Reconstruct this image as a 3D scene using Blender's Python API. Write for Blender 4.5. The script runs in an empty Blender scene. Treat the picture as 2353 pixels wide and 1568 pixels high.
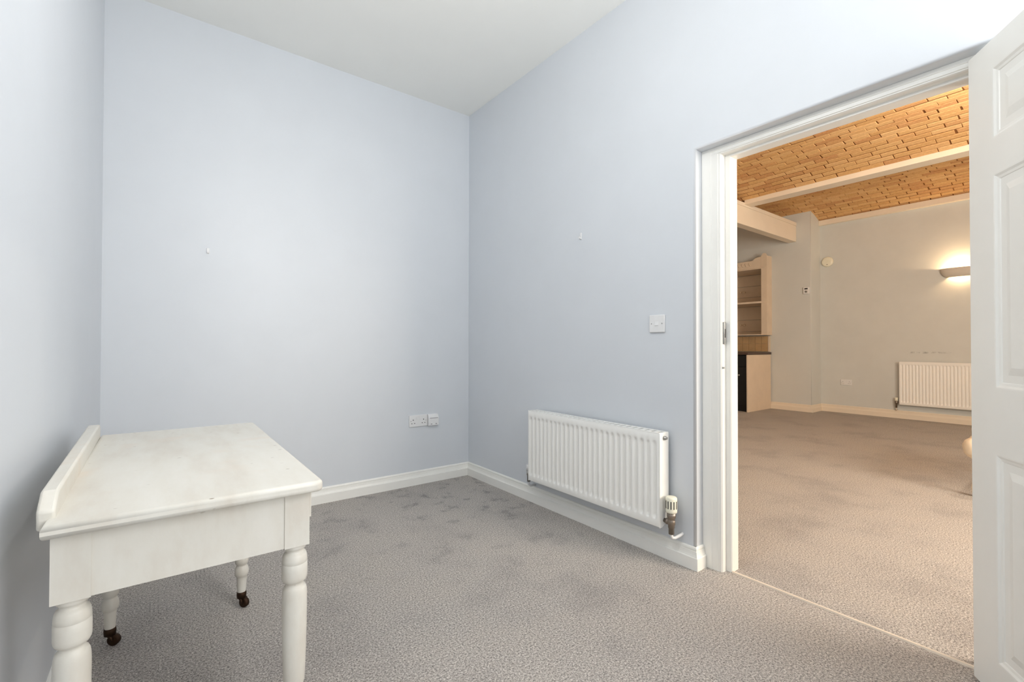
import bpy, bmesh, math, random
from mathutils import Vector, Matrix
random.seed(7)
PI = math.pi
C = bpy.context.scene.collection
SC = bpy.context.scene

# ------------------------------------------------------------------ camera, world, light, exposure
IMG_W, IMG_H = 2353, 1568
F_PX, YAW, PITCH, ROLL = 1060.63, math.radians(37.311), math.radians(0.622), math.radians(0.09)
CAM = Vector((-1.9852, -3.1846, 1.035))
cam_d = bpy.data.cameras.new('camera'); cam_d.sensor_fit = 'HORIZONTAL'; cam_d.sensor_width = 36.0
cam_d.lens = F_PX / IMG_W * 36.0; cam_d.clip_start = 0.02
cam = bpy.data.objects.new('camera', cam_d); C.objects.link(cam)
_f = Vector((math.sin(YAW)*math.cos(PITCH), math.cos(YAW)*math.cos(PITCH), math.sin(PITCH)))
_r = Vector((math.cos(YAW), -math.sin(YAW), 0)); _u = _r.cross(_f)
_r2 = _r*math.cos(ROLL) + _u*math.sin(ROLL); _u2 = -_r*math.sin(ROLL) + _u*math.cos(ROLL)
cam.matrix_world = Matrix(((_r2.x, _u2.x, -_f.x, CAM.x), (_r2.y, _u2.y, -_f.y, CAM.y), (_r2.z, _u2.z, -_f.z, CAM.z), (0, 0, 0, 1)))
SC.camera = cam

world = bpy.data.worlds.new('world'); SC.world = world; world.use_nodes = True
bgn = world.node_tree.nodes['Background']; bgn.inputs[0].default_value = (0.75, 0.85, 1.0, 1); bgn.inputs[1].default_value = 1.0

def area_light(name, loc, rot, sx, sy, power, col):
    l = bpy.data.lights.new(name, 'AREA'); l.shape = 'RECTANGLE'; l.size = sx; l.size_y = sy
    l.energy = power; l.color = col
    o = bpy.data.objects.new(name, l); o.location = loc; o.rotation_euler = rot; C.objects.link(o); return o
# the windows' daylight, entering at the panes: the window the window of this room (behind the camera) and of the room beyond
area_light('daylight_near_room', (-0.64, -4.362, 1.72), (PI/2, 0, 0), 1.08, 1.44, 49, (0.97, 0.985, 1.0))
area_light('daylight_far_room', (1.45, -4.862, 1.60), (PI/2, 0, 0), 1.58, 1.28, 140, (1.0, 0.89, 0.76))

vs = SC.view_settings
vs.view_transform = 'Standard'; vs.look = 'None'; vs.gamma = 1.0; vs.use_curve_mapping = False; vs.exposure = 0.0
SC.cycles.max_bounces = 8; SC.cycles.diffuse_bounces = 6; SC.cycles.glossy_bounces = 3
SC.cycles.caustics_reflective = False; SC.cycles.caustics_refractive = False

# ------------------------------------------------------------------ materials
def srgb(r, g, b):
    f = lambda c: (c/12.92 if c <= 0.04045 else ((c+0.055)/1.055)**2.4)
    return (f(r/255), f(g/255), f(b/255), 1)

class NT:
    def __init__(s, name):
        s.m = bpy.data.materials.new(name); s.m.use_nodes = True
        s.t = s.m.node_tree; s.p = s.t.nodes['Principled BSDF']
        s.tc = s.t.nodes.new('ShaderNodeTexCoord')
    def n(s, kind, **kw):
        x = s.t.nodes.new(kind)
        for k, v in kw.items(): setattr(x, k, v)
        return x
    def l(s, a, b): s.t.links.new(a, b)
    def noise(s, scale, detail=4, rough=0.6, coord='Object', stretch=None):
        x = s.n('ShaderNodeTexNoise'); x.inputs['Scale'].default_value = scale
        x.inputs['Detail'].default_value = detail; x.inputs['Roughness'].default_value = rough
        src = s.tc.outputs[coord]
        if stretch:
            mp = s.n('ShaderNodeMapping'); mp.inputs['Scale'].default_value = stretch; s.l(src, mp.inputs[0]); src = mp.outputs[0]
        s.l(src, x.inputs['Vector']); return x
    def ramp(s, fac, stops):
        x = s.n('ShaderNodeValToRGB'); e = x.color_ramp.elements
        e[0].position, e[0].color = stops[0]; e[1].position, e[1].color = stops[-1]
        for p, c in stops[1:-1]:
            k = e.new(p); k.color = c
        s.l(fac, x.inputs[0]); return x.outputs[0]
    def mix(s, fac, a, b, mode='MIX'):
        x = s.n('ShaderNodeMix', data_type='RGBA', blend_type=mode)
        for sock, v in ((x.inputs[0], fac), (x.inputs[6], a), (x.inputs[7], b)):
            if hasattr(v, 'is_output'): s.l(v, sock)
            else: sock.default_value = v
        return x.outputs[2]
    def bump(s, h, strength, dist=0.01):
        x = s.n('ShaderNodeBump'); x.inputs['Strength'].default_value = strength; x.inputs['Distance'].default_value = dist
        s.l(h, x.inputs['Height']); s.l(x.outputs[0], s.p.inputs['Normal'])
    def done(s, col=None, rough=0.5, spec=0.5, metal=0.0):
        if col is not None:
            if hasattr(col, 'is_output'): s.l(col, s.p.inputs['Base Color'])
            else: s.p.inputs['Base Color'].default_value = col
        s.p.inputs['Roughness'].default_value = rough; s.p.inputs['Specular IOR Level'].default_value = spec
        s.p.inputs['Metallic'].default_value = metal; return s.m

def paint(name, rgb, rough=0.5, var=0.03, scale=6, bump=0.05, bscale=220, spec=0.4):
    k = NT(name); c = srgb(*rgb); n = k.noise(scale, 5)
    lo = tuple(x*(1-var) for x in c[:3])+(1,); hi = tuple(min(1, x*(1+var)) for x in c[:3])+(1,)
    col = k.ramp(n.outputs[0], [(0.3, lo), (0.7, hi)])
    if bump: k.bump(k.noise(bscale, 3).outputs[0], bump, 0.002)
    return k.done(col, rough, spec)

M = {}
M['wall_blue'] = paint('pale_blue_emulsion', (213, 217, 222), 0.40, 0.015, 3, 0.04, 260, 0.35)
M['wall_far'] = paint('pale_blue_emulsion_far_room', (211, 213, 210), 0.6, 0.02, 3, 0.05, 260, 0.3)
M['ceil'] = paint('white_ceiling_emulsion', (242, 242, 238), 0.8, 0.01, 3, 0.04, 200, 0.2)
M['gloss'] = paint('white_gloss_woodwork', (240, 239, 234), 0.3, 0.012, 8, 0.02, 60, 0.5)
M['beam'] = paint('cream_painted_beam', (236, 224, 206), 0.5, 0.02, 4, 0.05, 40, 0.4)
M['radiator'] = paint('white_radiator_enamel', (244, 243, 239), 0.28, 0.006, 8, 0, 60, 0.5)
M['plastic'] = paint('white_moulded_plastic', (230, 230, 230), 0.3, 0.006, 20, 0, 60, 0.5)
M['cream_plastic'] = paint('cream_valve_plastic', (236, 233, 214), 0.35, 0.01, 20, 0, 60, 0.5)
M['dark'] = paint('dark_slot', (48, 46, 46), 0.6, 0.05, 20, 0, 60, 0.2)
M['black'] = paint('black_enamel', (13, 13, 15), 0.35, 0.1, 6, 0, 60, 0.4)
M['pine_cream'] = paint('cream_painted_pine', (224, 206, 184), 0.5, 0.04, 5, 0.06, 40, 0.35)
M['worktop'] = paint('dark_brown_worktop', (78, 62, 52), 0.4, 0.1, 30, 0, 60, 0.4)
M['tile'] = paint('tan_glazed_tile', (186, 152, 108), 0.25, 0.10, 7, 0.05, 12, 0.5)
M['grout'] = paint('pale_grout', (214, 194, 160), 0.8, 0.04, 20, 0, 60, 0.2)
M['bowl'] = paint('plaster_lamp_bowl', (212, 204, 192), 0.7, 0.02, 10, 0.03, 60, 0.2)
M['cream_turned'] = paint('cream_painted_turned_wood', (240, 222, 196), 0.45, 0.03, 10, 0, 60, 0.4)
M['strip'] = paint('cream_threshold_bar', (228, 214, 196), 0.4, 0.03, 30, 0, 60, 0.5)

def metal(name, rgb, rough):
    k = NT(name); n = k.noise(40, 4); c = srgb(*rgb)
    return k.done(k.ramp(n.outputs[0], [(0.3, tuple(x*0.75 for x in c[:3])+(1,)), (0.7, c)]), rough, 0.5, 0.9)
M['brass'] = metal('tarnished_valve_brass', (158, 146, 134), 0.4)
M['chrome'] = metal('dull_chrome', (190, 188, 184), 0.3)
M['rust'] = metal('rusty_caster_iron', (70, 52, 40), 0.6)

def worn_paint():
    k = NT('worn_white_table_paint')
    base = k.ramp(k.noise(5, 5, 0.6, stretch=(2.5, 0.6, 1)).outputs[0], [(0.30, srgb(212, 205, 193)), (0.52, srgb(221, 217, 207)), (0.75, srgb(226, 223, 215))])
    warm = k.ramp(k.noise(3.2, 3).outputs[0], [(0.55, (0, 0, 0, 1)), (0.72, (1, 1, 1, 1))])
    base = k.mix(warm, base, srgb(221, 209, 194))
    v = k.n('ShaderNodeTexVoronoi'); v.inputs['Scale'].default_value = 24; v.inputs['Randomness'].default_value = 1
    mp = k.n('ShaderNodeMapping'); mp.inputs['Scale'].default_value = (0.6, 1.6, 1.0); k.l(k.tc.outputs['Object'], mp.inputs[0]); k.l(mp.outputs[0], v.inputs['Vector'])
    spot = k.ramp(v.outputs['Distance'], [(0.045, (1, 1, 1, 1)), (0.085, (0, 0, 0, 1))])
    gate = k.ramp(k.noise(9, 2).outputs[0], [(0.47, (0, 0, 0, 1)), (0.51, (1, 1, 1, 1))])
    f = k.mix(1.0, spot, gate, 'MULTIPLY')
    col = k.mix(f, base, srgb(150, 138, 122))
    k.bump(k.noise(60, 4).outputs[0], 0.08, 0.003)
    return k.done(col, 0.42, 0.45)
M['table'] = worn_paint()

def carpet():
    k = NT('grey_beige_twist_carpet')
    a = k.noise(150, 3, 0.75); b = k.noise(360, 2, 0.6); c = k.noise(2.3, 4, 0.62); d = k.noise(9, 3, 0.6)
    s = k.n('ShaderNodeMath', operation='MULTIPLY_ADD'); k.l(b.outputs[0], s.inputs[0]); s.inputs[1].default_value = 0.6; k.l(a.outputs[0], s.inputs[2])
    sp = k.ramp(s.outputs[0], [(0.60, srgb(92, 87, 83)), (0.80, srgb(182, 175, 168)), (0.99, srgb(236, 230, 223))])
    patch = k.ramp(c.outputs[0], [(0.34, (0.84, 0.84, 0.85, 1)), (0.50, (1, 1, 1, 1)), (0.7, (1.04, 1.03, 1.01, 1))])
    col = k.mix(1.0, sp, patch, 'MULTIPLY')
    p2 = k.ramp(d.outputs[0], [(0.36, (0.70, 0.70, 0.71, 1)), (0.43, (1, 1, 1, 1))])
    ln = k.n('ShaderNodeVectorMath', operation='LENGTH'); k.l(k.tc.outputs['Object'], ln.inputs[0])
    dv = k.n('ShaderNodeMath', operation='DIVIDE'); k.l(ln.outputs['Value'], dv.inputs[0]); dv.inputs[1].default_value = 3.0
    near = k.ramp(dv.outputs[0], [(0.2, (0.95, 0.95, 0.95, 1)), (0.6, (0.10, 0.10, 0.10, 1))])
    col = k.mix(near, col, p2, 'MULTIPLY')
    k.bump(s.outputs[0], 0.9, 0.006)
    k.p.inputs['Sheen Weight'].default_value = 0.15
    return k.done(col, 1.0, 0.05)
M['carpet'] = carpet()

def brick_mat():
    k = NT('tan_ceiling_brick')
    oi = k.n('ShaderNodeObjectInfo'); ge = k.n('ShaderNodeNewGeometry')
    ad = k.n('ShaderNodeMath', operation='ADD'); k.l(oi.outputs['Random'], ad.inputs[0]); k.l(ge.outputs['Random Per Island'], ad.inputs[1])
    fr = k.n('ShaderNodeMath', operation='FRACT'); k.l(ad.outputs[0], fr.inputs[0])
    c = k.ramp(fr.outputs[0], [(0.0, srgb(208, 162, 104)), (0.25, srgb(222, 180, 122)), (0.5, srgb(230, 190, 136)), (0.72, srgb(216, 170, 114)), (0.88, srgb(192, 138, 90)), (1.0, srgb(224, 182, 126))])
    n = k.noise(45, 5); c = k.mix(0.35, c, k.ramp(n.outputs[0], [(0.3, srgb(176, 122, 74)), (0.7, srgb(240, 202, 152))]))
    k.bump(n.outputs[0], 0.35, 0.004)
    return k.done(c, 0.85, 0.2)
M['brick'] = brick_mat()
M['mortar'] = paint('sandy_mortar', (124, 84, 50), 0.95, 0.15, 40, 0.3, 90, 0.1)

def scuffed_wall():
    k = NT('far_wall_emulsion_with_scuffs')
    n = k.noise(3, 5); base = k.ramp(n.outputs[0], [(0.3, srgb(208, 210, 207)), (0.7, srgb(214, 216, 213))])
    # a row of grey rub marks above the radiator (y -1.2..-1.8, z about 0.95)
    mp = k.n('ShaderNodeMapping'); mp.inputs['Location'].default_value = (0, 1.55/0.30, -0.952/0.018); mp.inputs['Scale'].default_value = (0.0, 1/0.30, 1/0.018)
    k.l(k.tc.outputs['Object'], mp.inputs[0])
    ln = k.n('ShaderNodeVectorMath', operation='LENGTH'); k.l(mp.outputs[0], ln.inputs[0])
    fall = k.ramp(ln.outputs['Value'], [(0.3, (1, 1, 1, 1)), (1.0, (0, 0, 0, 1))])
    brk = k.ramp(k.noise(14, 3).outputs[0], [(0.46, (0, 0, 0, 1)), (0.60, (1, 1, 1, 1))])
    f = k.mix(1.0, fall, brk, 'MULTIPLY'); f = k.mix(1.0, f, (0.6, 0.6, 0.6, 1), 'MULTIPLY')
    k.bump(k.noise(260, 3).outputs[0], 0.05, 0.002)
    return k.done(k.mix(f, base, srgb(120, 124, 124)), 0.6, 0.3)
M['wall_scuff'] = scuffed_wall()

def emitter(name, rgb, power):
    k = NT(name); k.p.inputs['Emission Color'].default_value = srgb(*rgb); k.p.inputs['Emission Strength'].default_value = power
    return k.done(srgb(*rgb), 0.5)
M['bulb_white'] = emitter('lit_white_bulb', (255, 246, 232), 12)
M['bulb'] = emitter('lit_lamp_bulb', (255, 214, 150), 30)
def glass():
    k = NT('window_glass'); k.p.inputs['Transmission Weight'].default_value = 1.0; k.p.inputs['IOR'].default_value = 1.02
    return k.done((1, 1, 1, 1), 0.0, 0.5)
M['glass'] = glass()

# ------------------------------------------------------------------ mesh helpers
class MB:
    def __init__(s): s.v = []; s.f = []; s.sm = []
    def add(s, vs, fs, smooth=False):
        o = len(s.v); s.v += [tuple(x) for x in vs]; s.f += [tuple(i+o for i in f) for f in fs]; s.sm += [smooth]*len(fs); return s
    def box(s, x0, x1, y0, y1, z0, z1):
        x0, x1 = sorted((x0, x1)); y0, y1 = sorted((y0, y1)); z0, z1 = sorted((z0, z1))
        return s.add([(x0,y0,z0),(x1,y0,z0),(x1,y1,z0),(x0,y1,z0),(x0,y0,z1),(x1,y0,z1),(x1,y1,z1),(x0,y1,z1)],
                     [(0,3,2,1),(4,5,6,7),(0,1,5,4),(1,2,6,5),(2,3,7,6),(3,0,4,7)])
    def prism(s, poly, axis, a, b):
        """polygon in the two other axes (cyclic order) extruded along axis from a to b"""
        n = len(poly)
        def P(p, t): return {'x': (t, p[0], p[1]), 'y': (p[0], t, p[1]), 'z': (p[0], p[1], t)}[axis]
        return s.add([P(p, a) for p in poly] + [P(p, b) for p in poly],
                     [tuple(range(n-1, -1, -1)), tuple(range(n, 2*n))] + [(i, (i+1) % n, n+(i+1) % n, n+i) for i in range(n)])
    def lathe(s, prof, c=(0, 0, 0), seg=24, axis='z', caps=True):
        """prof: list of (radius, height)"""
        vs = []; fs = []
        for r, h in prof:
            for i in range(seg):
                a = 2*PI*i/seg; x, y = r*math.cos(a), r*math.sin(a)
                p = {'z': (x, y, h), 'x': (h, x, y), 'y': (y, h, x)}[axis]
                vs.append((p[0]+c[0], p[1]+c[1], p[2]+c[2]))
        for j in range(len(prof)-1):
            for i in range(seg):
                k = (i+1) % seg; fs.append((j*seg+i, j*seg+k, (j+1)*seg+k, (j+1)*seg+i))
        s.add(vs, fs, True)
        if caps:
            n = len(prof); o = len(s.v)-n*seg
            s.f += [tuple(o+i for i in range(seg-1, -1, -1)), tuple(o+(n-1)*seg+i for i in range(seg))]; s.sm += [False, False]
        return s
    def tube(s, pts, r, seg=12):
        pts = [Vector(p) for p in pts]; vs = []; fs = []
        for i, p in enumerate(pts):
            d = (pts[min(i+1, len(pts)-1)] - pts[max(i-1, 0)]).normalized()
            a = d.cross(Vector((0, 0, 1))); a = a.normalized() if a.length > 1e-4 else Vector((1, 0, 0)); b = d.cross(a)
            vs += [p + a*r*math.cos(2*PI*k/seg) + b*r*math.sin(2*PI*k/seg) for k in range(seg)]
        for j in range(len(pts)-1):
            for i in range(seg):
                k = (i+1) % seg; fs.append((j*seg+i, j*seg+k, (j+1)*seg+k, (j+1)*seg+i))
        fs += [tuple(range(seg-1, -1, -1)), tuple((len(pts)-1)*seg+i for i in range(seg))]
        return s.add(vs, fs, True)
    def sweep(s, path, prof, closed_prof=True):
        """profile (d = distance out from the wall, z) swept along a 2D path; out = left of travel; mitred"""
        n = len(path); P = [Vector(p) for p in path]; norms = []
        for i in range(n-1):
            d = (P[i+1]-P[i]).normalized(); norms.append(Vector((-d.y, d.x)))
        vs = []; m = len(prof)
        for i in range(n):
            if i == 0: k = norms[0]
            elif i == n-1: k = norms[-1]
            else:
                k = norms[i-1]+norms[i]; k = k / (1 + norms[i-1].dot(norms[i]))
            for d, z in prof: vs.append((P[i].x+k.x*d, P[i].y+k.y*d, z))
        fs = [(i*m+j, i*m+(j+1) % m, (i+1)*m+(j+1) % m, (i+1)*m+j) for i in range(n-1) for j in range(m)]
        fs += [tuple(range(m)), tuple((n-1)*m+j for j in range(m-1, -1, -1))]
        return s.add(vs, fs)
    def build(s, name, mat, parent=None, bevel=0, seg=2, angle=40, origin=None, bev_filter=None):
        me = bpy.data.meshes.new(name)
        og = Vector(origin) if origin else Vector((0, 0, 0))
        me.from_pydata([Vector(v)-og for v in s.v], [], s.f)
        me.polygons.foreach_set('use_smooth', s.sm)
        bm = bmesh.new(); bm.from_mesh(me)
        bmesh.ops.recalc_face_normals(bm, faces=bm.faces)
        if bevel:
            ed = [e for e in bm.edges if len(e.link_faces) == 2 and e.calc_face_angle(0) > math.radians(angle) and (bev_filter is None or bev_filter(e))]
            r = bmesh.ops.bevel(bm, geom=ed, offset=bevel, segments=seg, profile=0.5, affect='EDGES', clamp_overlap=True)
            for f in r['faces']: f.smooth = True
        bm.to_mesh(me); bm.free()
        me.materials.append(M[mat] if isinstance(mat, str) else mat)
        o = bpy.data.objects.new(name, me); C.objects.link(o); o.location = og
        if parent:
            o.parent = parent; q = parent; pw = Vector((0, 0, 0))
            while q: pw = pw + Vector(q.location); q = q.parent
            o.location = og - pw
        return o

def tag(o, label, cat, group=None, kind=None):
    o['label'] = label; o['category'] = cat
    if group: o['group'] = group
    if kind: o['kind'] = kind
    return o
def thing(name, label, cat, loc, group=None, rz=0.0, kind=None):
    o = bpy.data.objects.new(name, None); C.objects.link(o); o.location = loc; o.rotation_euler = (0, 0, rz); o.empty_display_size = 0.1
    return tag(o, label, cat, group, kind)
def struct(o, label, cat): return tag(o, label, cat, None, 'structure')

# ------------------------------------------------------------------ room dimensions
XL, YF, ZC = -2.229, -4.35, 2.905          # left wall, wall behind the camera, ceiling
WT = 0.20                                   # thickness of the dividing wall
OY0, OY1, OZ = -1.990, -3.020, 1.960        # plaster opening for the door
FX, PX, PY = 6.52, 6.15, -0.268             # far wall plane, pier face plane, pier corner
Y2F, Y2B = -4.85, 2.2                        # extent of the far room

# ------------------------------------------------------------------ near room shell
struct(MB().box(XL, 0.105, YF, 0, -0.06, 0).build('floor', 'carpet'), 'grey flecked carpet of the near room with darker trodden patches', 'carpet')
struct(MB().box(XL-0.15, 0, YF-0.15, 0.15, ZC, ZC+0.1).build('ceiling', 'ceil'), 'plain white flat ceiling of the near room', 'ceiling')
struct(MB().box(XL-0.15, 0, 0, 0.15, -0.06, ZC).build('wall_back', 'wall_blue'), 'pale blue wall facing the camera with the double socket low down', 'wall')
struct(MB().box(XL-0.15, XL, YF-0.15, 0, -0.06, ZC).build('wall_left', 'wall_blue'), 'pale blue wall at the left edge beside the white table', 'wall')
def open_edge(e):
    a, b = (v.co for v in e.verts)
    return abs(a.x) < 1e-4 and abs(b.x) < 1e-4 and all(OY1-1e-3 < v.y < OY0+1e-3 and v.z < OZ+1e-3 for v in (a, b))
poly = [(0.15, -0.06), (0.15, 3.3), (Y2F, 3.3), (Y2F, -0.06), (OY1, -0.06), (OY1, OZ), (OY0, OZ), (OY0, -0.06)]
wr = MB().prism(poly, 'x', 0, WT).build('wall_right', 'wall_blue', bevel=0.011, seg=4, bev_filter=open_edge)
struct(wr, 'pale blue wall with the radiator, light switch and doorway', 'wall')
# wall behind the camera, with its window opening
wx0, wx1, wz0, wz1 = -1.24, -0.04, 0.94, 2.50
wf = MB().box(XL, wx0, YF-0.15, YF, -0.06, ZC).box(wx1, 0, YF-0.15, YF, -0.06, ZC).box(wx0, wx1, YF-0.15, YF, -0.06, wz0).box(wx0, wx1, YF-0.15, YF, wz1, ZC)
struct(wf.build('wall_front', 'wall_blue'), 'pale blue wall behind the camera holding the window', 'wall')
def window(name, x0, x1, z0, z1, y, label):
    w = MB()
    fr = 0.05
    w.box(x0, x0+fr, y-0.05, y, z0, z1).box(x1-fr, x1, y-0.05, y, z0, z1).box(x0+fr, x1-fr, y-0.05, y, z0, z0+fr).box(x0+fr, x1-fr, y-0.05, y, z1-fr, z1)
    xm = (x0+x1)/2; w.box(xm-0.025, xm+0.025, y-0.05, y, z0+fr, z1-fr)
    o = w.build(name, 'gloss'); struct(o, label, 'window')
    for a, b in ((x0+fr, xm-0.025), (xm+0.025, x1-fr)):
        MB().box(a, b, y-0.03, y-0.026, z0+fr, z1-fr).build('pane', 'glass', o)
    MB().box(x0-0.04, x1+0.03, y-0.002, y+0.14, z0-0.03, z0-0.001).build('sill', 'gloss', o, bevel=0.006)
window('window_1', wx0, wx1, wz0, wz1, YF-0.02, 'white two-light window in the wall behind the camera')

# skirting: flat lower board, cove, top bead
SK = [(0, 0), (0.020, 0), (0.020, 0.0555), (0.0185, 0.0575), (0.0145, 0.0580), (0.0145, 0.0605), (0.0120, 0.0680), (0.0105, 0.0765), (0.0100, 0.0825), (0.0065, 0.0830), (0.0065, 0.0860), (0.0085, 0.0875), (0.0088, 0.0930), (0.0070, 0.0985), (0.0040, 0.1010), (0, 0.1020)]
struct(MB().sweep([(0, 0), (XL, 0)], SK).build('baseboard_back', 'gloss'), 'white moulded skirting along the wall with the double socket', 'skirting')
struct(MB().sweep([(0.058, OY0), (0, OY0), (0, -0.0)], SK).build('baseboard_right', 'gloss'), 'white moulded skirting under the near radiator, turning into the doorway', 'skirting')
struct(MB().sweep([(XL, 0), (XL, YF)], SK).build('baseboard_left', 'gloss'), 'white moulded skirting on the left wall behind the table', 'skirting')
struct(MB().sweep([(0, YF), (0, OY1), (0.058, OY1)], SK).build('baseboard_front', 'gloss'), 'white moulded skirting behind the open door', 'skirting')

# ------------------------------------------------------------------ door frame, threshold, door leaf
# plan profile of the jamb: (x, distance into the opening)
JP = [(0.060, -0.012), (0.060, 0.030), (0.063, 0.034), (0.063, 0.062), (0.067, 0.066), (0.067, 0.073), (0.073, 0.079), (0.100, 0.081), (0.100, 0.102), (0.104, 0.106), (0.158, 0.106), (0.158, -0.012)]
Y0, Y1 = -2.003, -3.004
ZH = OZ-0.0005
def head_z(d): return ZH - 0.46*max(d, 0)
frame = thing('trim_1', 'white moulded door frame set into the plaster reveal', 'door frame', (0.06, Y0, 0), kind='structure')
MB().prism([(x, Y0-d) for x, d in JP], 'z', 0, ZH).build('jamb', 'gloss', frame)
MB().prism([(x, Y1+d) for x, d in JP], 'z', 0, ZH).build('jamb', 'gloss', frame)
MB().prism([(x-0.0009, head_z(d)) for x, d in JP], 'y', Y0-0.02, Y1+0.02).build('head', 'gloss', frame)
plate = MB().box(0.0765, 0.0935, Y0-0.0855, Y0-0.079, 1.045, 1.147).build('strike_plate', 'chrome', frame, bevel=0.001); plate['label'] = 'dull metal strike plate'
MB().box(0.081, 0.089, Y0-0.0858, Y0-0.0853, 1.075, 1.115).build('latch_hole', 'dark', plate)
MB().box(0.072, 0.084, Y0-0.0835, Y0-0.079, 0.932, 0.94).build('keep', 'chrome', frame)
th = MB().prism([(0.098, 0.0), (0.101, 0.006), (0.106, 0.008), (0.111, 0.006), (0.113, 0.0)], 'y', Y0-0.106, Y1+0.106).build('trim_2', 'strip')
struct(th, 'thin cream carpet bar across the doorway floor', 'threshold')

DA = math.radians(-145.5)
DO = Vector((0.047, -2.903, 0.0))
door = thing('door_1', 'white six-panel door standing wide open at the right edge', 'door', DO, rz=DA, kind='structure')
# local: x along leaf, y = thickness (visible face at y = 0), z up.  The visible face looks towards -y local
DW, DH, DT = 0.762, 1.943, 0.035
def dl(mb, name, mat, par=None, **k):
    o = mb.build(name, mat, None, **k); o.parent = par or door; return o
cols = [(0.112, 0.331), (0.431, 0.650)]
rows = [(0.115, 0.722), (0.913, 1.541), (1.646, 1.856)]
lf = MB()
xs = [0, cols[0][0], cols[0][1], cols[1][0], cols[1][1], DW]; zs = [0.008, rows[0][0], rows[0][1], rows[1][0], rows[1][1], rows[2][0], rows[2][1], DH]
RB = 0.008
for i in range(5):
    for j in range(7):
        hole = i in (1, 3) and j in (1, 3, 5)
        lf.box(xs[i], xs[i+1], RB if hole else 0, DT-RB if hole else DT, zs[j], zs[j+1])
lo = dl(lf, 'leaf', 'gloss')
bm = bmesh.new(); bm.from_mesh(lo.data); bmesh.ops.remove_doubles(bm, verts=bm.verts, dist=1e-5)
seen = {}
for f in list(bm.faces):
    seen.setdefault(tuple(sorted(v.index for v in f.verts)), []).append(f)
bmesh.ops.delete(bm, geom=[f for k in seen.values() if len(k) > 1 for f in k], context='FACES')
bmesh.ops.recalc_face_normals(bm, faces=bm.faces)
oe = [e for e in bm.edges if len(e.link_faces) == 2 and e.calc_face_angle(0) > 1 and all((v.co.x < 1e-4 or v.co.x > DW-1e-4 or v.co.z > DH-1e-4) for v in e.verts)]
bmesh.ops.bevel(bm, geom=oe, offset=0.003, segments=2, affect='EDGES', clamp_overlap=True)
bm.to_mesh(lo.data); bm.free()
for (a, b) in cols:
    for (c, d) in rows:
        mo = MB()   # sloping ovolo moulding round the recess
        ring = [(0.0, 0.0), (0.004, 0.0005), (0.010, 0.0045), (0.017, 0.006), (0.019, 0.0080), (0.030, 0.0085), (0.038, RB+0.0005)]
        for side in (0, 1):
            vs = []; fs = []
            for (o_, dep) in ring:
                y = dep if side == 0 else DT-dep
                vs += [(a+o_, y, c+o_), (b-o_, y, c+o_), (b-o_, y, d-o_), (a+o_, y, d-o_)]
            for r in range(len(ring)-1):
                for q in range(4):
                    q2 = (q+1) % 4; fs.append((r*4+q, r*4+q2, r*4+4+q2, r*4+4+q))
            mo.add(vs, fs)
        m_ = dl(mo, 'panel_moulding', 'gloss')
        pn = MB(); e1, e2 = 0.040, 0.062      # raised and fielded centre
        for y0, y1 in ((RB+0.0002, 0.0025), (DT-RB-0.0002, DT-0.0025)):
            vs = [(a+e1, y0, c+e1), (b-e1, y0, c+e1), (b-e1, y0, d-e1), (a+e1, y0, d-e1), (a+e2, y1, c+e2), (b-e2, y1, c+e2), (b-e2, y1, d-e2), (a+e2, y1, d-e2)]
            pn.add(vs, [(4, 5, 6, 7), (0, 1, 5, 4), (1, 2, 6, 5), (2, 3, 7, 6), (3, 0, 4, 7)])
        dl(pn, 'panel', 'gloss')
for z in (0.25, 1.0, 1.7):
    dl(MB().lathe([(0.006, z), (0.006, z+0.09)], (-0.004, DT+0.004, 0), 12), 'hinge', 'chrome')

# ------------------------------------------------------------------ far room shell
struct(MB().box(0.122, FX, Y2F, Y2B, -0.06, 0).box(0.105, 0.122, Y2F, Y2B, -0.06, -0.014).build('floor', 'carpet'), 'warm-lit beige carpet of the far room beyond the doorway', 'carpet')
struct(MB().box(FX, FX+0.15, Y2F-0.15, 0.0, -0.06, 3.35).build('wall_far', 'wall_scuff'), 'far room wall with the lit wall lamp and second radiator', 'wall')
def pier_edge(e):
    a, b = (v.co for v in e.verts); return abs(a.x-PX) < 1e-4 and abs(b.x-PX) < 1e-4 and abs(a.y-PY) < 1e-4 and abs(b.y-PY) < 1e-4
wp = MB().box(PX, FX+0.15, PY, 0.346, -0.06, 3.35).box(PX, FX+0.15, 0.346, Y2B+0.15, 2.352, 3.35).box(PX, FX+0.15, 0.346, Y2B+0.15, -0.06, 1.218).box(6.612, FX+0.15, 0.346, Y2B+0.15, 1.218, 2.352)
struct(wp.build('wall_pier', 'wall_far', bevel=0.008, seg=2, bev_filter=pier_edge), 'projecting wall pier beside the dresser in the far room', 'wall')
struct(MB().box(0.0, FX, Y2B, Y2B+0.15, -0.06, 3.35).build('wall_end', 'wall_far'), 'far room end wall hidden past the dresser', 'wall')
struct(MB().box(0.0, WT, 0.15, Y2B, -0.06, 3.35).build('wall_divide', 'wall_far'), 'far room wall in line with the doorway wall', 'wall')
vx0, vx1, vz0, vz1 = 0.6, 2.3, 0.9, 2.3
w2 = MB().box(0, vx0, Y2F-0.15, Y2F, -0.06, 3.35).box(vx1, FX, Y2F-0.15, Y2F, -0.06, 3.35).box(vx0, vx1, Y2F-0.15, Y2F, -0.06, vz0).box(vx0, vx1, Y2F-0.15, Y2F, vz1, 3.35)
struct(w2.build('wall_side', 'wall_far'), 'far room wall hidden behind the open door, with a window', 'wall')
window('window_2', vx0, vx1, vz0, vz1, Y2F-0.02, 'white window in the far room hidden behind the door')
SK2 = [(d, z*1.12) for d, z in SK]
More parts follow.
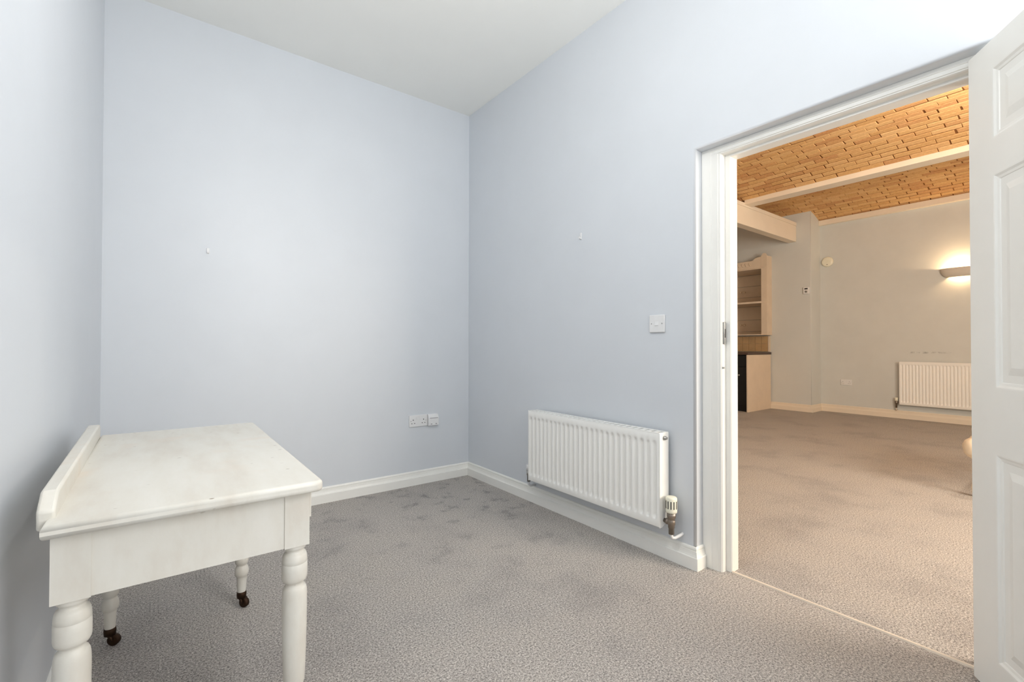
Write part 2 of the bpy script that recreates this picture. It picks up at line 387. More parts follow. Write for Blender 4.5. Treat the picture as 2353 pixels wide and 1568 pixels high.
struct(MB().sweep([(FX, Y2F), (FX, PY), (PX, PY), (PX, 0.34)], SK2).build('baseboard_far', 'beam'), 'cream skirting along the far room wall and pier', 'skirting')

# beams and cornice strip
SPR = 3.055
struct(MB().box(4.44, 4.625, Y2F, -0.062, 3.0, 3.075).build('trim_3', 'beam', bevel=0.004), 'long cream ceiling beam between the two brick vaults', 'beam')
cb = MB().box(0.2, PX, -0.061, 0.06, 2.72, 2.975).box(0.2, PX, -0.067, 0.066, 2.975, 3.03)
struct(cb.build('trim_4', 'beam', bevel=0.004), 'deep cream cross beam running to the pier above the dresser', 'beam')
struct(MB().box(6.455, FX, Y2F, PY, 2.985, 3.065).build('trim_5', 'beam', bevel=0.004), 'cream bearer strip along the top of the far wall', 'beam')

# brick vaults: courses run along Y, the arch spans X
def vault(x0, x1, rise, label, vis_x0, vis_x1, vis_y0, vis_y1, crack):
    c = x1-x0; R = (c*c/4+rise*rise)/(2*rise); cx = (x0+x1)/2; cz = SPR+rise-R; half = math.asin(c/2/R)
    ncs = round(2*half*R/0.075); da = 2*half/ncs
    sh = MB(); N = 24; vs = []; fs = []
    for i in range(N+1):
        a = -half+2*half*i/N
        for rr in (R+0.008, R+0.12):
            for y in (Y2F, Y2B): vs.append((cx+rr*math.sin(a), y, cz+rr*math.cos(a)))
    for i in range(N):
        b = i*4; fs += [(b, b+1, b+5, b+4), (b+2, b+6, b+7, b+3), (b, b+4, b+6, b+2), (b+1, b+3, b+7, b+5)]
    fs += [(0, 2, 3, 1), (N*4, N*4+1, N*4+3, N*4+2)]
    sh.add(vs, fs)
    root = struct(sh.build('ceiling', 'mortar'), label, 'ceiling')
    # brick mesh variants: local x across course, y along, z down = visible face
    def bmesh_(L, W):
        m = MB(); ch = 0.0035
        lo, hi = -0.0, 0.03
        v = [(-W/2, -L/2, hi), (W/2, -L/2, hi), (W/2, L/2, hi), (-W/2, L/2, hi)]
        jit = lambda: random.uniform(-0.0012, 0.0012)
        v += [(sx*W/2+jit(), sy*L/2+jit(), ch) for sx, sy in ((-1,-1),(1,-1),(1,1),(-1,1))]
        v += [(sx*(W/2-ch)+jit(), sy*(L/2-ch)+jit(), lo+jit()) for sx, sy in ((-1,-1),(1,-1),(1,1),(-1,1))]
        f = [(0,1,2,3),(8,11,10,9)]
        for q in range(4):
            q2 = (q+1) % 4; f += [(q, 4+q, 4+q2, q2), (4+q, 8+q, 8+q2, 4+q2)]
        m.add(v, f); return m
    var = []
    for k in range(5):
        mb = bmesh_(0.2185+random.uniform(-0.004, 0.003), 0.0635+random.uniform(-0.003, 0.002))
        me = bpy.data.meshes.new('brick'); me.from_pydata(mb.v, [], mb.f)
        bm = bmesh.new(); bm.from_mesh(me); bmesh.ops.recalc_face_normals(bm, faces=bm.faces); bm.to_mesh(me); bm.free()
        me.materials.append(M['brick']); var.append((mb, me))
    rest = MB(); count = 0
    for i in range(ncs):
        a = -half+(i+0.5)*da; off = (i % 2)*0.112+random.uniform(-0.03, 0.03)
        y = Y2F+0.06+off
        while y < Y2B-0.1:
            x = cx+R*math.sin(a); z = cz+R*math.cos(a)
            mb, me = random.choice(var)
            lift = random.uniform(-0.002, 0.003)
            mat = Matrix.Translation((x+lift*math.sin(a), y, z+lift*math.cos(a))) @ Matrix.Rotation(a, 4, 'Y') @ Matrix.Rotation(random.uniform(-0.012, 0.012), 4, 'Z')
            if (i in crack) and random.random() < 0.75: mat = mat @ Matrix.Translation((0.006, 0, 0)) @ Matrix.Diagonal((0.83, 1, 1, 1))
            if vis_x0 < x < vis_x1 and vis_y0 < y < vis_y1 and count < 300:
                o = bpy.data.objects.new('brick', me); C.objects.link(o); o.parent = root; o.matrix_local = mat; count += 1
            elif x > vis_x0-0.8:
                rest.add([mat @ Vector(p) for p in mb.v], mb.f)
            y += 0.2255+random.uniform(-0.006, 0.006)
    r = rest.build('brickwork', 'brick', root); r['kind'] = 'stuff'
    return root
vault(2.53, 4.44, 0.18, 'shallow brick vault nearest the doorway, pale tan bricks with an open crack', 2.9, 4.5, -2.75, 0.05, (9, 13))
vault(4.625, 6.52, 0.18, 'darker shallow brick vault between the long beam and far wall', 5.2, 6.6, -2.45, 0.45, ())
vault(0.62, 2.53-0.16, 0.18, 'brick vault hidden above the doorway', 0.3, 0.3, 0, 0, ())
struct(MB().box(2.37, 2.53, Y2F, -0.062, 3.0, 3.075).build('trim_6', 'beam', bevel=0.004), 'cream ceiling beam hidden above the doorway', 'beam')
struct(MB().box(WT, 0.62, Y2F, Y2B, 3.05, 3.2).build('ceiling', 'ceil'), 'plain ceiling strip hidden above the doorway', 'ceiling')

# ------------------------------------------------------------------ radiators
def radiator(name, label, face_x, wall_x, y_a, y_b, z0, z1, nfl, group, parts_near=True):
    """front panel looks towards -x; y_a > y_b"""
    root = thing(name, label, 'radiator', (wall_x, (y_a+y_b)/2, z0), group)
    pw = y_a-y_b; hgt = z1-z0; pitch = (pw-0.02)/nfl
    # fluted panel as a grid
    us = [0.0]
    for i in range(nfl):
        u0 = 0.01+i*pitch
        us += [u0+pitch*t for t in (0.0, 0.16, 0.30, 0.42, 0.58, 0.70, 0.84)]
    us += [pw-0.01, pw]
    mt = 0.042; rows_ = [0.0, 0.004, mt-0.012, mt-0.004, mt+0.006, mt+0.014, hgt/2, hgt-mt-0.014, hgt-mt-0.006, hgt-mt+0.004, hgt-mt+0.012, hgt-0.004, hgt]
    def depth(u, v):
        if u < 0.01 or u > pw-0.01: return 0.0
        t = ((u-0.01)/pitch) % 1.0
        g = 1.0-max(0.0, min(1.0, (0.42-abs(t-0.5))/0.14)) if True else 0
        # t near 0.5 = groove, near 0/1 = ridge
        gr = max(0.0, min(1.0, (0.30-abs(t-0.5))/0.16)); gr = gr*gr*(3-2*gr)
        k = max(0.0, min(1.0, (v-(mt-0.006))/0.012)) * max(0.0, min(1.0, ((hgt-mt+0.006)-v)/0.012))
        return 0.0125*gr*k
    vs = []; fs = []; nr = len(rows_)
    for u in us:
        for v in rows_:
            e = 0.002 if v in (0.0, hgt) or u in (0.0, pw) else 0
            vs.append((face_x+depth(u, v)+e, y_a-u, z0+v))
    for i in range(len(us)-1):
        for j in range(nr-1): fs.append((i*nr+j, (i+1)*nr+j, (i+1)*nr+j+1, i*nr+j+1))
    fp = MB().add(vs, fs, True)
    fp.box(face_x+0.0145, face_x+0.019, y_b+0.002, y_a-0.002, z0+0.001, z1-0.001)
    fp.build('front_panel', 'radiator', root)
    bx = wall_x-0.028
    MB().box(bx-0.012, bx, y_b+0.004, y_a-0.004, z0+0.004, z1-0.004).build('rear_panel', 'radiator', root, bevel=0.002)
    fins = MB()
    nf = 44
    for i in range(nf):
        yy = y_b+0.03+(pw-0.06)*i/(nf-1); fins.box(face_x+0.020, bx-0.013, yy-0.0006, yy+0.0006, z0+0.03, z1-0.03)
    fo = fins.build('convector_fins', 'radiator', root); fo['kind'] = 'stuff'
    for yy, s in ((y_b, 1), (y_a, -1)):
        sp = MB().prism([(face_x+0.003, z0-0.004), (face_x+0.003, z1), (bx+0.002, z1), (bx+0.002, z0+0.02), (face_x+0.02, z0-0.004)], 'y', yy-s*0.0015, yy+s*0.0015)
        sp.build('side_panel', 'radiator', root)
    tg = MB()
    tg.box(face_x+0.001, face_x+0.014, y_b, y_a, z1, z1+0.0035).box(bx-0.012, bx+0.002, y_b, y_a, z1, z1+0.0035)
    ng = 26
    for i in range(ng+1):
        yy = y_b+(pw)*i/ng; tg.box(face_x+0.014, bx-0.012, max(y_b, yy-0.011), min(y_a, yy+0.011), z1, z1+0.0035)
    tg.build('top_grille', 'radiator', root)
    for yy in (y_b+0.17, y_a-0.17):
        MB().box(bx, wall_x-0.0005, yy-0.015, yy+0.015, z0+0.02, z1-0.03).build('bracket', 'radiator', root)
    return root, bx

r1, bx1 = radiator('radiator', 'white fluted radiator below the light switch in the near room', -0.100, 0.0, -0.882, -1.863, 0.176, 0.618, 26, 'panel radiators')
MB().lathe([(0.010, -1.8655), (0.010, -1.872), (0.0065, -1.872), (0.0065, -1.880)], (-0.062, 0, 0.596), 16, 'y').build('bleed_valve', 'chrome', r1)
# thermostatic valve at the door end
def trv(root, x, y, side, white_head=True):
    v = MB().lathe([(0.013, 0.150), (0.013, 0.178), (0.0155, 0.180), (0.0155, 0.192), (0.018, 0.195), (0.018, 0.214), (0.0155, 0.217), (0.0175, 0.222), (0.0205, 0.232), (0.0205, 0.252)], (x, y, 0), 20)
    v.lathe([(0.011, 0.0), (0.011, 0.012), (0.0145, 0.013), (0.0145, 0.027), (0.010, 0.028), (0.010, 0.048)], (x, y, 0.204), 12, 'y') if side > 0 else v.lathe([(0.011, -0.0), (0.011, -0.012), (0.0145, -0.013), (0.0145, -0.027), (0.010, -0.028), (0.010, -0.048)], (x, y, 0.204), 12, 'y')
    b = v.build('valve_body', 'brass', root)
    hd = MB().lathe([(0.0200, 0.250), (0.0255, 0.253), (0.0262, 0.262), (0.0262, 0.316), (0.0250, 0.322), (0.0215, 0.325), (0.012, 0.326)], (x, y, 0), 28).build('valve_head', 'cream_plastic', root)
    for k in range(12):
        a = 2*PI*k/12; sl = MB()
        t = Vector((-math.sin(a), math.cos(a))); n = Vector((math.cos(a), math.sin(a)))
        pts = [n*rr + t*tt for rr, tt in ((0.0245, -0.0022), (0.0268, -0.0022), (0.0268, 0.0022), (0.0245, 0.0022))]
        sl.prism([(x+p.x, y+p.y) for p in pts], 'z', 0.272, 0.308); sl.build('slot', 'dark', hd)
    return b
trv(r1, -0.062, -1.903, 1)
MB().tube([(-0.062, -1.903, 0.160), (-0.062, -1.903, 0.145), (-0.058, -1.905, 0.132), (-0.045, -1.911, 0.130), (-0.022, -1.922, 0.140), (-0.006, -1.928, 0.148)], 0.0075).build('tail_pipe', 'plastic', r1)
lk = MB().lathe([(0.011, 0.15), (0.011, 0.19), (0.015, 0.192), (0.015, 0.222)], (-0.06, -0.842, 0), 14); lk.lathe([(0.010, -0.042), (0.010, 0.0)], (-0.06, -0.842, 0.205), 12, 'y')
lk.build('lockshield_body', 'chrome', r1)
MB().lathe([(0.017, 0.222), (0.017, 0.258), (0.013, 0.262)], (-0.06, -0.842, 0), 16).build('lockshield_cap', 'plastic', r1)
MB().tube([(-0.06, -0.842, 0.155), (-0.06, -0.842, 0.13), (-0.045, -0.842, 0.118), (-0.004, -0.842, 0.118)], 0.0075).build('tail_pipe', 'plastic', r1)

r2, bx2 = radiator('radiator', 'warm-lit cream fluted radiator under the wall lamp in the far room', 6.43, FX, -1.285, -2.485, 0.205, 0.815, 33, 'panel radiators')
v2 = MB().lathe([(0.012, 0.155), (0.012, 0.21), (0.018, 0.213), (0.018, 0.25)], (6.47, -1.243, 0), 14); v2.lathe([(0.011, -0.044), (0.011, 0.0)], (6.47, -1.243, 0.232), 12, 'y')
v2.build('valve_body', 'brass', r2)
MB().lathe([(0.02, 0.25), (0.02, 0.295), (0.015, 0.30)], (6.47, -1.243, 0), 16).build('valve_cap', 'cream_plastic', r2)
MB().tube([(6.47, -1.243, 0.16), (6.47, -1.243, 0.13), (6.485, -1.243, 0.122), (6.519, -1.243, 0.122)], 0.008).build('tail_pipe', 'beam', r2)

# ------------------------------------------------------------------ the white washstand table
tb = thing('side_table', 'worn white painted table with turned legs against the left wall', 'table', (-1.92, -1.51, 0))
TX0, TX1, TY0, TY1, TZ = -2.151, -1.672, -2.038, -0.985, 0.715
tp = MB().box(TX0, TX1, TY0, TY1, TZ-0.026, TZ)
def _corner(e):
    a, b = (v.co for v in e.verts); return abs(a.x-b.x) < 1e-4 and abs(a.y-b.y) < 1e-4 and a.x > -1.8
top = tp.build('table_top', 'table', tb, bevel=0.016, seg=3, bev_filter=_corner)
bm = bmesh.new(); bm.from_mesh(top.data)
ed = [e for e in bm.edges if len(e.link_faces) == 2 and e.calc_face_angle(0) > 0.9 and abs(e.verts[0].co.z-e.verts[1].co.z) < 1e-4]
r = bmesh.ops.bevel(bm, geom=ed, offset=0.0095, segments=4, profile=0.55, affect='EDGES', clamp_overlap=True)
for f in r['faces']: f.smooth = True
bm.to_mesh(top.data); bm.free()
# upstand along the wall, ends shaped down to the top
us_ = MB()
prof = [(-1.986, 0.692), (-1.988, 0.716), (-1.990, 0.730), (-1.972, 0.742), (-1.955, 0.751), (-1.944, 0.758), (-1.03, 0.758), (-1.012, 0.756), (-1.003, 0.746), (-0.998, 0.730), (-0.996, 0.692)]
def ux(y, inner):
    t = (y+2.0)/1.0
    return (-2.137-0.014*t) if inner else (-2.163-0.020*t)
n = len(prof)
us_.add([(ux(y, True), y, z) for y, z in prof]+[(ux(y, False), y, z) for y, z in prof],
        [tuple(range(n)), tuple(range(2*n-1, n-1, -1))]+[(i, (i+1) % n, n+(i+1) % n, n+i) for i in range(n)])
us_.build('upstand', 'table', tb, bevel=0.005, seg=2, angle=50)
LEGP = [(0.0235, 0.556), (0.0250, 0.552), (0.0252, 0.546), (0.0240, 0.5425), (0.0205, 0.540), (0.0198, 0.5365), (0.0205, 0.533), (0.0245, 0.5305), (0.0268, 0.525), (0.0280, 0.517), (0.0284, 0.5095), (0.0275, 0.5080), (0.0275, 0.5065), (0.0287, 0.505), (0.0288, 0.490), (0.0287, 0.476), (0.0278, 0.469), (0.0255, 0.464), (0.0205, 0.4605), (0.0198, 0.457), (0.0205, 0.4535), (0.0240, 0.450), (0.0262, 0.445), (0.0276, 0.437), (0.0282, 0.425), (0.0279, 0.36), (0.0262, 0.28), (0.0238, 0.222), (0.0210, 0.210), (0.0178, 0.2055), (0.0178, 0.202), (0.0210, 0.198), (0.0236, 0.190), (0.0240, 0.182), (0.0228, 0.174), (0.0195, 0.1685), (0.0172, 0.1655), (0.0185, 0.162), (0.0228, 0.154), (0.0248, 0.143), (0.0244, 0.133), (0.0225, 0.125), (0.0190, 0.1205), (0.0180, 0.117), (0.0172, 0.100), (0.0150, 0.060), (0.0142, 0.046)]
LEGP = LEGP[::-1]
def leg_at(x, y, bx0, bx1, by0, by1, spin):
    m = MB().box(bx0, bx1, by0, by1, 0.553, TZ-0.027)
    m.lathe(LEGP, (x, y, 0), 32)
    m.build('leg', 'table', tb)
    cup = MB().lathe([(0.0165, 0.036), (0.0175, 0.050), (0.0165, 0.060)], (x, y, 0), 18)
    d = Vector((math.cos(spin), math.sin(spin), 0)); s = Vector((-d.y, d.x, 0)); w = Vector((x, y, 0.0))+d*0.013
    for q in (-1, 1):
        p0 = Vector((x, y, 0.040))+s*q*0.012; p1 = w+Vector((0, 0, 0.019))+s*q*0.012
        cup.tube([p0, (p0+p1)/2+d*0.004, p1], 0.0045, 8)
    cs = cup.build('caster', 'rust', tb); cs['label'] = 'rusty brass caster'
    wh = MB(); vs = []; seg = 18
    for (hh, rr) in ((-0.009, 0.014), (-0.007, 0.0185), (0.007, 0.0185), (0.009, 0.014)):
        for k in range(seg):
            t = 2*PI*k/seg; vs.append(w+Vector((0, 0, 0.0185))+s*hh+(d*math.cos(t)+Vector((0, 0, 1))*math.sin(t))*rr)
    fs = [(j*seg+k, j*seg+(k+1) % seg, (j+1)*seg+(k+1) % seg, (j+1)*seg+k) for j in range(3) for k in range(seg)]
    fs += [tuple(range(seg-1, -1, -1)), tuple(3*seg+k for k in range(seg))]
    wo = wh.add(vs, fs, True).build('wheel', 'rust', None); wo.parent = cs; wo.location = -Vector(tb.location)
    wo.matrix_parent_inverse = Matrix.Identity(4)
    cs_loc = cs.location.copy(); wo.location = Vector((0, 0, 0)) 
    return cs
leg_at(-1.7195, -1.961, -1.748, -1.693, -1.990, -1.933, -0.6)
leg_at(-2.1150, -1.961, -2.144, -2.087, -1.990, -1.933, 0.4)
leg_at(-1.7205, -1.068, -1.748, -1.693, -1.097, -1.040, -0.9)
leg_at(-2.1155, -1.068, -2.144, -2.087, -1.097, -1.040, -0.5)
MB().box(-2.087, -1.748, -1.9875, -1.966, 0.5545, TZ-0.027).build('apron', 'table', tb)
MB().box(-2.087, -1.748, -1.064, -1.043, 0.5545, TZ-0.027).build('apron', 'table', tb)
MB().box(-1.712, -1.6905, -1.934, -1.096, 0.5545, TZ-0.027).build('apron', 'table', tb)
MB().box(-2.141, -2.120, -1.934, -1.096, 0.5545, TZ-0.027).build('apron', 'table', tb)
MB().box(-1.693, -1.6885, -1.988, -1.06, 0.618, TZ-0.028).build('apron_moulding', 'table', tb, bevel=0.001)

# ------------------------------------------------------------------ wall fittings, near room
def plate_x(root, name, x, y0, y1, z0, z1, t, mat='plastic', bev=0.004):
    return MB().box(x-t, x, y0, y1, z0, z1).build(name, mat, root, bevel=bev, seg=3)
sw = thing('light_switch', 'square white light switch on the wall left of the doorway', 'switch', (0, -1.788, 1.148))
plate_x(sw, 'plate', 0.0, -1.832, -1.743, 1.104, 1.192, 0.011)
rk = MB().prism([(-0.0105, 1.137), (-0.0150, 1.139), (-0.0115, 1.159), (-0.0105, 1.160)], 'y', -1.798, -1.778).build('rocker', 'plastic', sw)
for yy in (-1.757, -1.818):
    MB().lathe([(0.0032, -0.0118), (0.0032, -0.0100)], (0, yy, 1.148), 12, 'x').build('screw', 'chrome', sw)

so = thing('double_socket', 'white double socket low on the pale blue back wall', 'socket', (-0.444, 0, 0.474), 'double sockets')
def socket(root, P):
    """P(u, d, z): u along the wall to the viewer's right (metres from centre), d out of the wall, z"""
    def bx(u0, u1, d0, d1, z0, z1, name, mat, bev=0.0, par=None):
        a, b = P(u0, d0, z0), P(u1, d1, z1)
        return MB().box(a[0], b[0], a[1], b[1], a[2], b[2]).build(name, mat, par or root, bevel=bev, seg=2)
    bx(-0.0735, 0.0735, 0, 0.0095, -0.043, 0.043, 'plate', 'plastic', 0.003)
    for s in (-1, 1):
        bx(s*0.0115-0.0075, s*0.0115+0.0075, 0.009, 0.0125, 0.010, 0.030, 'rocker', 'plastic', 0.001)
        cu = s*0.042
        bx(cu-0.0028, cu+0.0028, 0.0085, 0.0098, 0.004, 0.0125, 'pin_hole', 'dark')
        for q in (-1, 1): bx(cu+q*0.011-0.0038, cu+q*0.011+0.0038, 0.0085, 0.0098, -0.0195, -0.0145, 'pin_hole', 'dark')
        bx(s*0.0605-0.003, s*0.0605+0.003, 0.0085, 0.0098, -0.003, 0.003, 'screw', 'chrome')
socket(so, lambda u, d, z: (-0.444+u, -d, 0.474+z))
bxo = thing('telephone_box', 'small white surface box to the right of the near double socket', 'wall box', (-0.325, 0, 0.47))
MB().prism([(0, 0.430), (-0.026, 0.430), (-0.030, 0.434), (-0.030, 0.488), (-0.019, 0.512), (-0.006, 0.516), (0, 0.516)], 'x', -0.368, -0.284).build('body', 'plastic', bxo, bevel=0.002)
MB().box(-0.360, -0.292, -0.0305, -0.0298, 0.486, 0.4885).build('seam', 'dark', bxo)
for xx in (-0.346, -0.306): MB().box(xx-0.006, xx+0.006, -0.0306, -0.0298, 0.441, 0.4445).build('slot', 'dark', bxo)

def hook_back(x, z, label):
    h = thing('picture_hook', label, 'hook', (x, 0, z), 'plastic wall hooks')
    MB().box(x-0.007, x+0.007, -0.003, 0, z-0.016, z+0.016).build('base', 'plastic', h, bevel=0.0015)
    MB().prism([(-0.002, z-0.014), (-0.012, z-0.013), (-0.014, z-0.004), (-0.011, z-0.004), (-0.009, z-0.009), (-0.002, z-0.009)], 'x', x-0.005, x+0.005).build('hook', 'plastic', h)
hook_back(-1.770, 1.582, 'tiny pale hook on the back wall high above the table')
hx = thing('picture_hook', 'tiny white hook on the wall high above the near radiator', 'hook', (0, -1.256, 1.688), 'plastic wall hooks')
MB().box(-0.004, 0, -1.263, -1.249, 1.668, 1.708).build('base', 'plastic', hx, bevel=0.0015)
MB().prism([(-0.003, 1.670), (-0.016, 1.672), (-0.018, 1.684), (-0.014, 1.684), (-0.012, 1.677), (-0.003, 1.677)], 'y', -1.261, -1.251).build('hook', 'plastic', hx)


# bare-bulb pendants: one in each room, above the frame
def pendant(x, y, zt, zb, label, power, col):
    cl = thing('ceiling_lamp', label, 'lamp', (x, y, zt), 'pendant lamps')
    MB().lathe([(0.055, zt-0.001), (0.055, zt-0.02), (0.03, zt-0.03)], (x, y, 0), 24).build('ceiling_rose', 'plastic', cl)
    MB().lathe([(0.004, zt-0.03), (0.004, zb+0.12)], (x, y, 0), 8).build('cord', 'plastic', cl)
    MB().lathe([(0.022, zb+0.065), (0.022, zb+0.12), (0.012, zb+0.13)], (x, y, 0), 16).build('lamp_holder', 'plastic', cl)
    MB().lathe([(0.003, zb-0.045), (0.018, zb-0.043), (0.030, zb-0.025), (0.034, zb), (0.030, zb+0.028), (0.018, zb+0.055), (0.016, zb+0.065)], (x, y, 0), 20).build('bulb', 'bulb_white', cl)
    l = bpy.data.lights.new('pendant_light', 'POINT'); l.energy = power; l.color = col; l.shadow_soft_size = 0.06
    o = bpy.data.objects.new('pendant_light', l); o.location = (x, y, zb-0.11); C.objects.link(o)
pendant(-1.40, -2.10, ZC, 2.42, 'bare bulb pendant lamp of the near room above the camera', 22, (1.0, 0.985, 0.96))
pendant(2.95, -2.92, 3.18, 2.80, 'bare bulb pendant lamp of the far room hidden by the door', 70, (1.0, 0.88, 0.73))

# ------------------------------------------------------------------ far room fittings
lp = thing('wall_lamp', 'lit half-bowl plaster wall lamp glowing above the far radiator', 'lamp', (FX, -1.925, 2.0))
LY, LW, LD = -1.925, 0.208, 0.115
def bowl():
    m = MB(); vs = []; fs = []; A = 28
    rings = [(1.0, 2.092), (1.0, 2.078), (0.985, 2.055), (0.94, 2.025), (0.86, 1.998), (0.74, 1.978), (0.66, 1.970)]
    inner = [(s-0.05, z) for s, z in rings[::-1]]
    allr = rings+inner
    for s, z in allr:
        for i in range(A+1):
            a = PI*i/A
            vs.append((FX-LD*s*math.sin(a)**0.8, LY+LW*s*math.cos(a), z))
    k = A+1
    for j in range(len(allr)):
        j2 = (j+1) % len(allr)
        for i in range(A): fs.append((j*k+i, j*k+i+1, j2*k+i+1, j2*k+i))
    return m.add(vs, fs, True)
bowl().build('bowl', 'bowl', lp)
bl = MB().lathe([(0.004, -0.05), (0.014, -0.045), (0.016, 0.0), (0.014, 0.045), (0.004, 0.05)], (FX-0.055, LY, 2.035), 14, 'y').build('bulb', 'bulb', lp)
def lamp_light(loc, power, name, r=0.03):
    l = bpy.data.lights.new(name, 'POINT'); l.energy = power; l.color = (1.0, 0.70, 0.40); l.shadow_soft_size = r
    o = bpy.data.objects.new(name, l); o.location = loc; C.objects.link(o); return o
lamp_light((FX-0.055, LY, 2.055), 15, 'wall_lamp_light')

dt = thing('smoke_detector', 'round cream alarm disc on the far wall near the pier', 'alarm', (FX, -0.376, 2.392))
MB().lathe([(0.080, FX), (0.080, FX-0.016), (0.074, FX-0.030), (0.058, FX-0.036), (0.02, FX-0.037)], (0, -0.376, 2.392), 32, 'x').build('body', 'cream_plastic', dt)
MB().lathe([(0.006, FX-0.0365), (0.006, FX-0.0385)], (0, -0.378, 2.345), 10, 'x').build('indicator', 'dark', dt)
MB().lathe([(0.020, FX-0.0365), (0.018, FX-0.041)], (0, -0.380, 2.402), 20, 'x').build('test_button', 'cream_plastic', dt)
ts = thing('thermostat', 'small white room thermostat on the pier with a dark display', 'thermostat', (PX, -0.205, 1.92))
MB().box(PX-0.024, PX, -0.248, -0.163, 1.868, 1.972).build('body', 'plastic', ts, bevel=0.004)
MB().box(PX-0.0248, PX-0.0235, -0.228, -0.183, 1.938, 1.958).build('display', 'dark', ts)
MB().lathe([(0.018, PX-0.0238), (0.016, PX-0.032)], (0, -0.205, 1.902), 20, 'x').build('dial', 'chrome', ts)
s2 = thing('double_socket', 'warm-lit double socket low on the far wall left of its radiator', 'socket', (FX, -0.617, 0.478), 'double sockets')
socket(s2, lambda u, d, z: (FX-d, -0.617-u, 0.478+z))

# dresser corner ----------------------------------------------------
ba = thing('base_cabinet', 'white ended base unit below the dark worktop past the pier', 'cabinet', (5.7, 0.62, 0))
MB().box(5.335, 6.132, 0.330, 0.350, 0.0, 0.900).build('end_panel', 'pine_cream', ba, bevel=0.002)
MB().box(5.36, 6.132, 0.97, 1.9, 0.0, 0.900).build('body', 'pine_cream', ba)
st = thing('black_stove', 'black appliance front tucked behind the white end panel', 'appliance', (5.7, 0.66, 0))
MB().box(5.40, 6.10, 0.356, 0.964, 0.0, 0.895).build('body', 'black', st)
MB().box(5.375, 5.399, 0.360, 0.960, 0.10, 0.70).build('oven_door', 'black', st, bevel=0.003)
MB().box(5.380, 5.399, 0.360, 0.960, 0.72, 0.89).build('control_panel', 'black', st, bevel=0.003)
MB().lathe([(0.016, 5.379), (0.014, 5.360), (0.006, 5.358)], (0, 0.487, 0.575), 14, 'x').build('knob', 'chrome', st)
MB().box(5.42, 5.45, 0.360, 0.960, 0.0, 0.09).build('plinth', 'black', st)
tag(MB().box(5.33, 6.145, 0.325, 1.9, 0.902, 0.938).build('worktop', 'worktop', bevel=0.004), 'dark brown worktop over the white base unit', 'worktop')
# tiled splashback: tiles are pieces of a backing board
sb = tag(MB().box(6.118, 6.148, 0.345, 1.9, 0.945, 1.208).build('splashback', 'grout'), 'row of tan square tiles between worktop and dresser rack', 'splashback')
tile_me = None
def tile(y0, y1, z0, z1):
    MB().box(6.110, 6.1185, y0+0.003, y1-0.003, z0+0.0015, z1-0.0015).build('tile', 'tile', sb, bevel=0.0015, seg=1)
yy = 0.365
for k in range(14):
    for z0, z1 in ((0.948, 1.080), (1.080, 1.206)):
        tile(yy, yy+0.106, z0, z1)
    yy += 0.106
MB().box(6.106, 6.120, 0.340, 0.364, 0.945, 1.208).build('edge_trim', 'pine_cream', sb)

rk_ = thing('dresser_rack', 'cream wooden plate rack with open shelves above tan tiles', 'shelf unit', (6.05, 0.95, 1.22))
RX0, RX1, RY0, RY1 = 5.975, 6.145, 0.318, 1.72
def post(y0, y1, side):
    cxp = (y0+y1)/2; w = (y1-y0)/2
    top_ = [(y1, 2.545)]+[(cxp+w*0.72*math.cos(PI*i/8), 2.555+0.034*math.sin(PI*i/8)) for i in range(9)]+[(y0, 2.545)]
    MB().prism([(y0, 1.222), (y1, 1.222)]+top_, 'x', RX0, RX0+0.024).build('post', 'pine_cream', rk_, bevel=0.002, seg=1)
    for z in (1.765, 2.352): MB().box(RX0-0.004, RX0+0.001, y0, y1, z, z+0.022).build('post_block', 'pine_cream', rk_, bevel=0.001)
post(RY0, 0.412, 0); post(1.63, RY1, 1)
MB().box(RX0+0.024, PX-0.001, RY0, RY0+0.02, 1.222, 2.54).build('side_panel', 'pine_cream', rk_)
MB().box(RX0+0.024, PX-0.001, RY1-0.02, RY1, 1.222, 2.54).build('side_panel', 'pine_cream', rk_)
for z0, z1 in ((1.222, 1.240), (1.758, 1.790), (2.333, 2.350)):
    MB().box(RX0-0.006, 6.598, 0.350, 1.70, z0, z1).build('shelf', 'pine_cream', rk_, bevel=0.003)
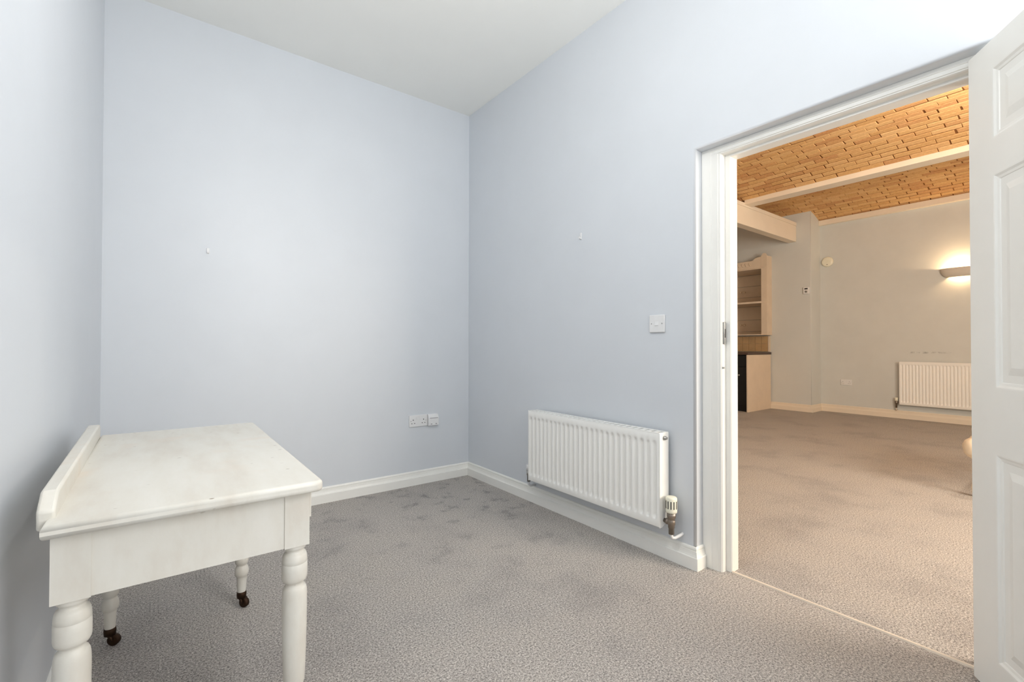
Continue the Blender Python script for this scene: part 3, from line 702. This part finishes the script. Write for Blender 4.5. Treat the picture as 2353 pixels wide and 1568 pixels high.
fr = [(0.412, 2.352), (1.63, 2.352), (1.63, 2.535)]
fr += [(1.56, 2.525), (1.53, 2.512), (1.505, 2.49), (1.47, 2.482)]
fr += [(0.57, 2.482), (0.545, 2.49), (0.525, 2.508), (0.50, 2.524), (0.412, 2.535)]
MB().prism(fr, 'x', RX0+0.002, RX0+0.022).build('frieze', 'pine_cream', rk_, bevel=0.002, seg=1)
for k in range(14):   # carved flutes in the frieze
    y = 0.60+k*0.062
    MB().tube([(RX0+0.003, y+0.012, 2.448), (RX0-0.002, y+0.006, 2.430), (RX0-0.002, y-0.004, 2.414), (RX0+0.003, y-0.012, 2.396)], 0.009, 8).build('carved_bead', 'pine_cream', rk_)
zb = [1.241, 1.305, 1.518, 1.757, 1.791, 1.93, 2.132, 2.332]
for a, b in zip(zb[:-1], zb[1:]):
    if b-a > 0.05: MB().box(6.600, 6.610, 0.350, 1.70, a+0.001, b-0.003).build('back_board', 'pine_cream', rk_, bevel=0.003, seg=1)
for z in (1.428, 2.029):
    for y in (0.98, 1.05, 1.22, 1.39): MB().lathe([(0.009, 6.600), (0.009, 6.58), (0.017, 6.575), (0.017, 6.565), (0.008, 6.56)], (0, y, z), 12, 'x').build('knob', 'cream_turned', rk_)

# cream turned-leg table mostly behind the door ---------------------
ct = thing('low_table', 'cream turned-leg low table just showing past the open door edge', 'table', (2.9, -2.86, 0))
def bulb_leg(x, y):
    MB().lathe([(0.014, 0.0), (0.020, 0.02), (0.024, 0.06), (0.018, 0.12), (0.018, 0.258), (0.036, 0.270), (0.042, 0.278), (0.050, 0.284), (0.061, 0.302), (0.067, 0.332), (0.066, 0.355), (0.055, 0.382), (0.036, 0.398), (0.028, 0.404), (0.026, 0.412), (0.018, 0.418), (0.018, 0.45)], (x, y, 0), 28).build('leg', 'cream_turned', ct)
for x in (2.50, 3.30):
    for y in (-2.585, -3.10): bulb_leg(x, y)
MB().box(2.482, 3.318, -3.118, -2.567, 0.45, 0.475).build('table_top', 'cream_turned', ct, bevel=0.004)
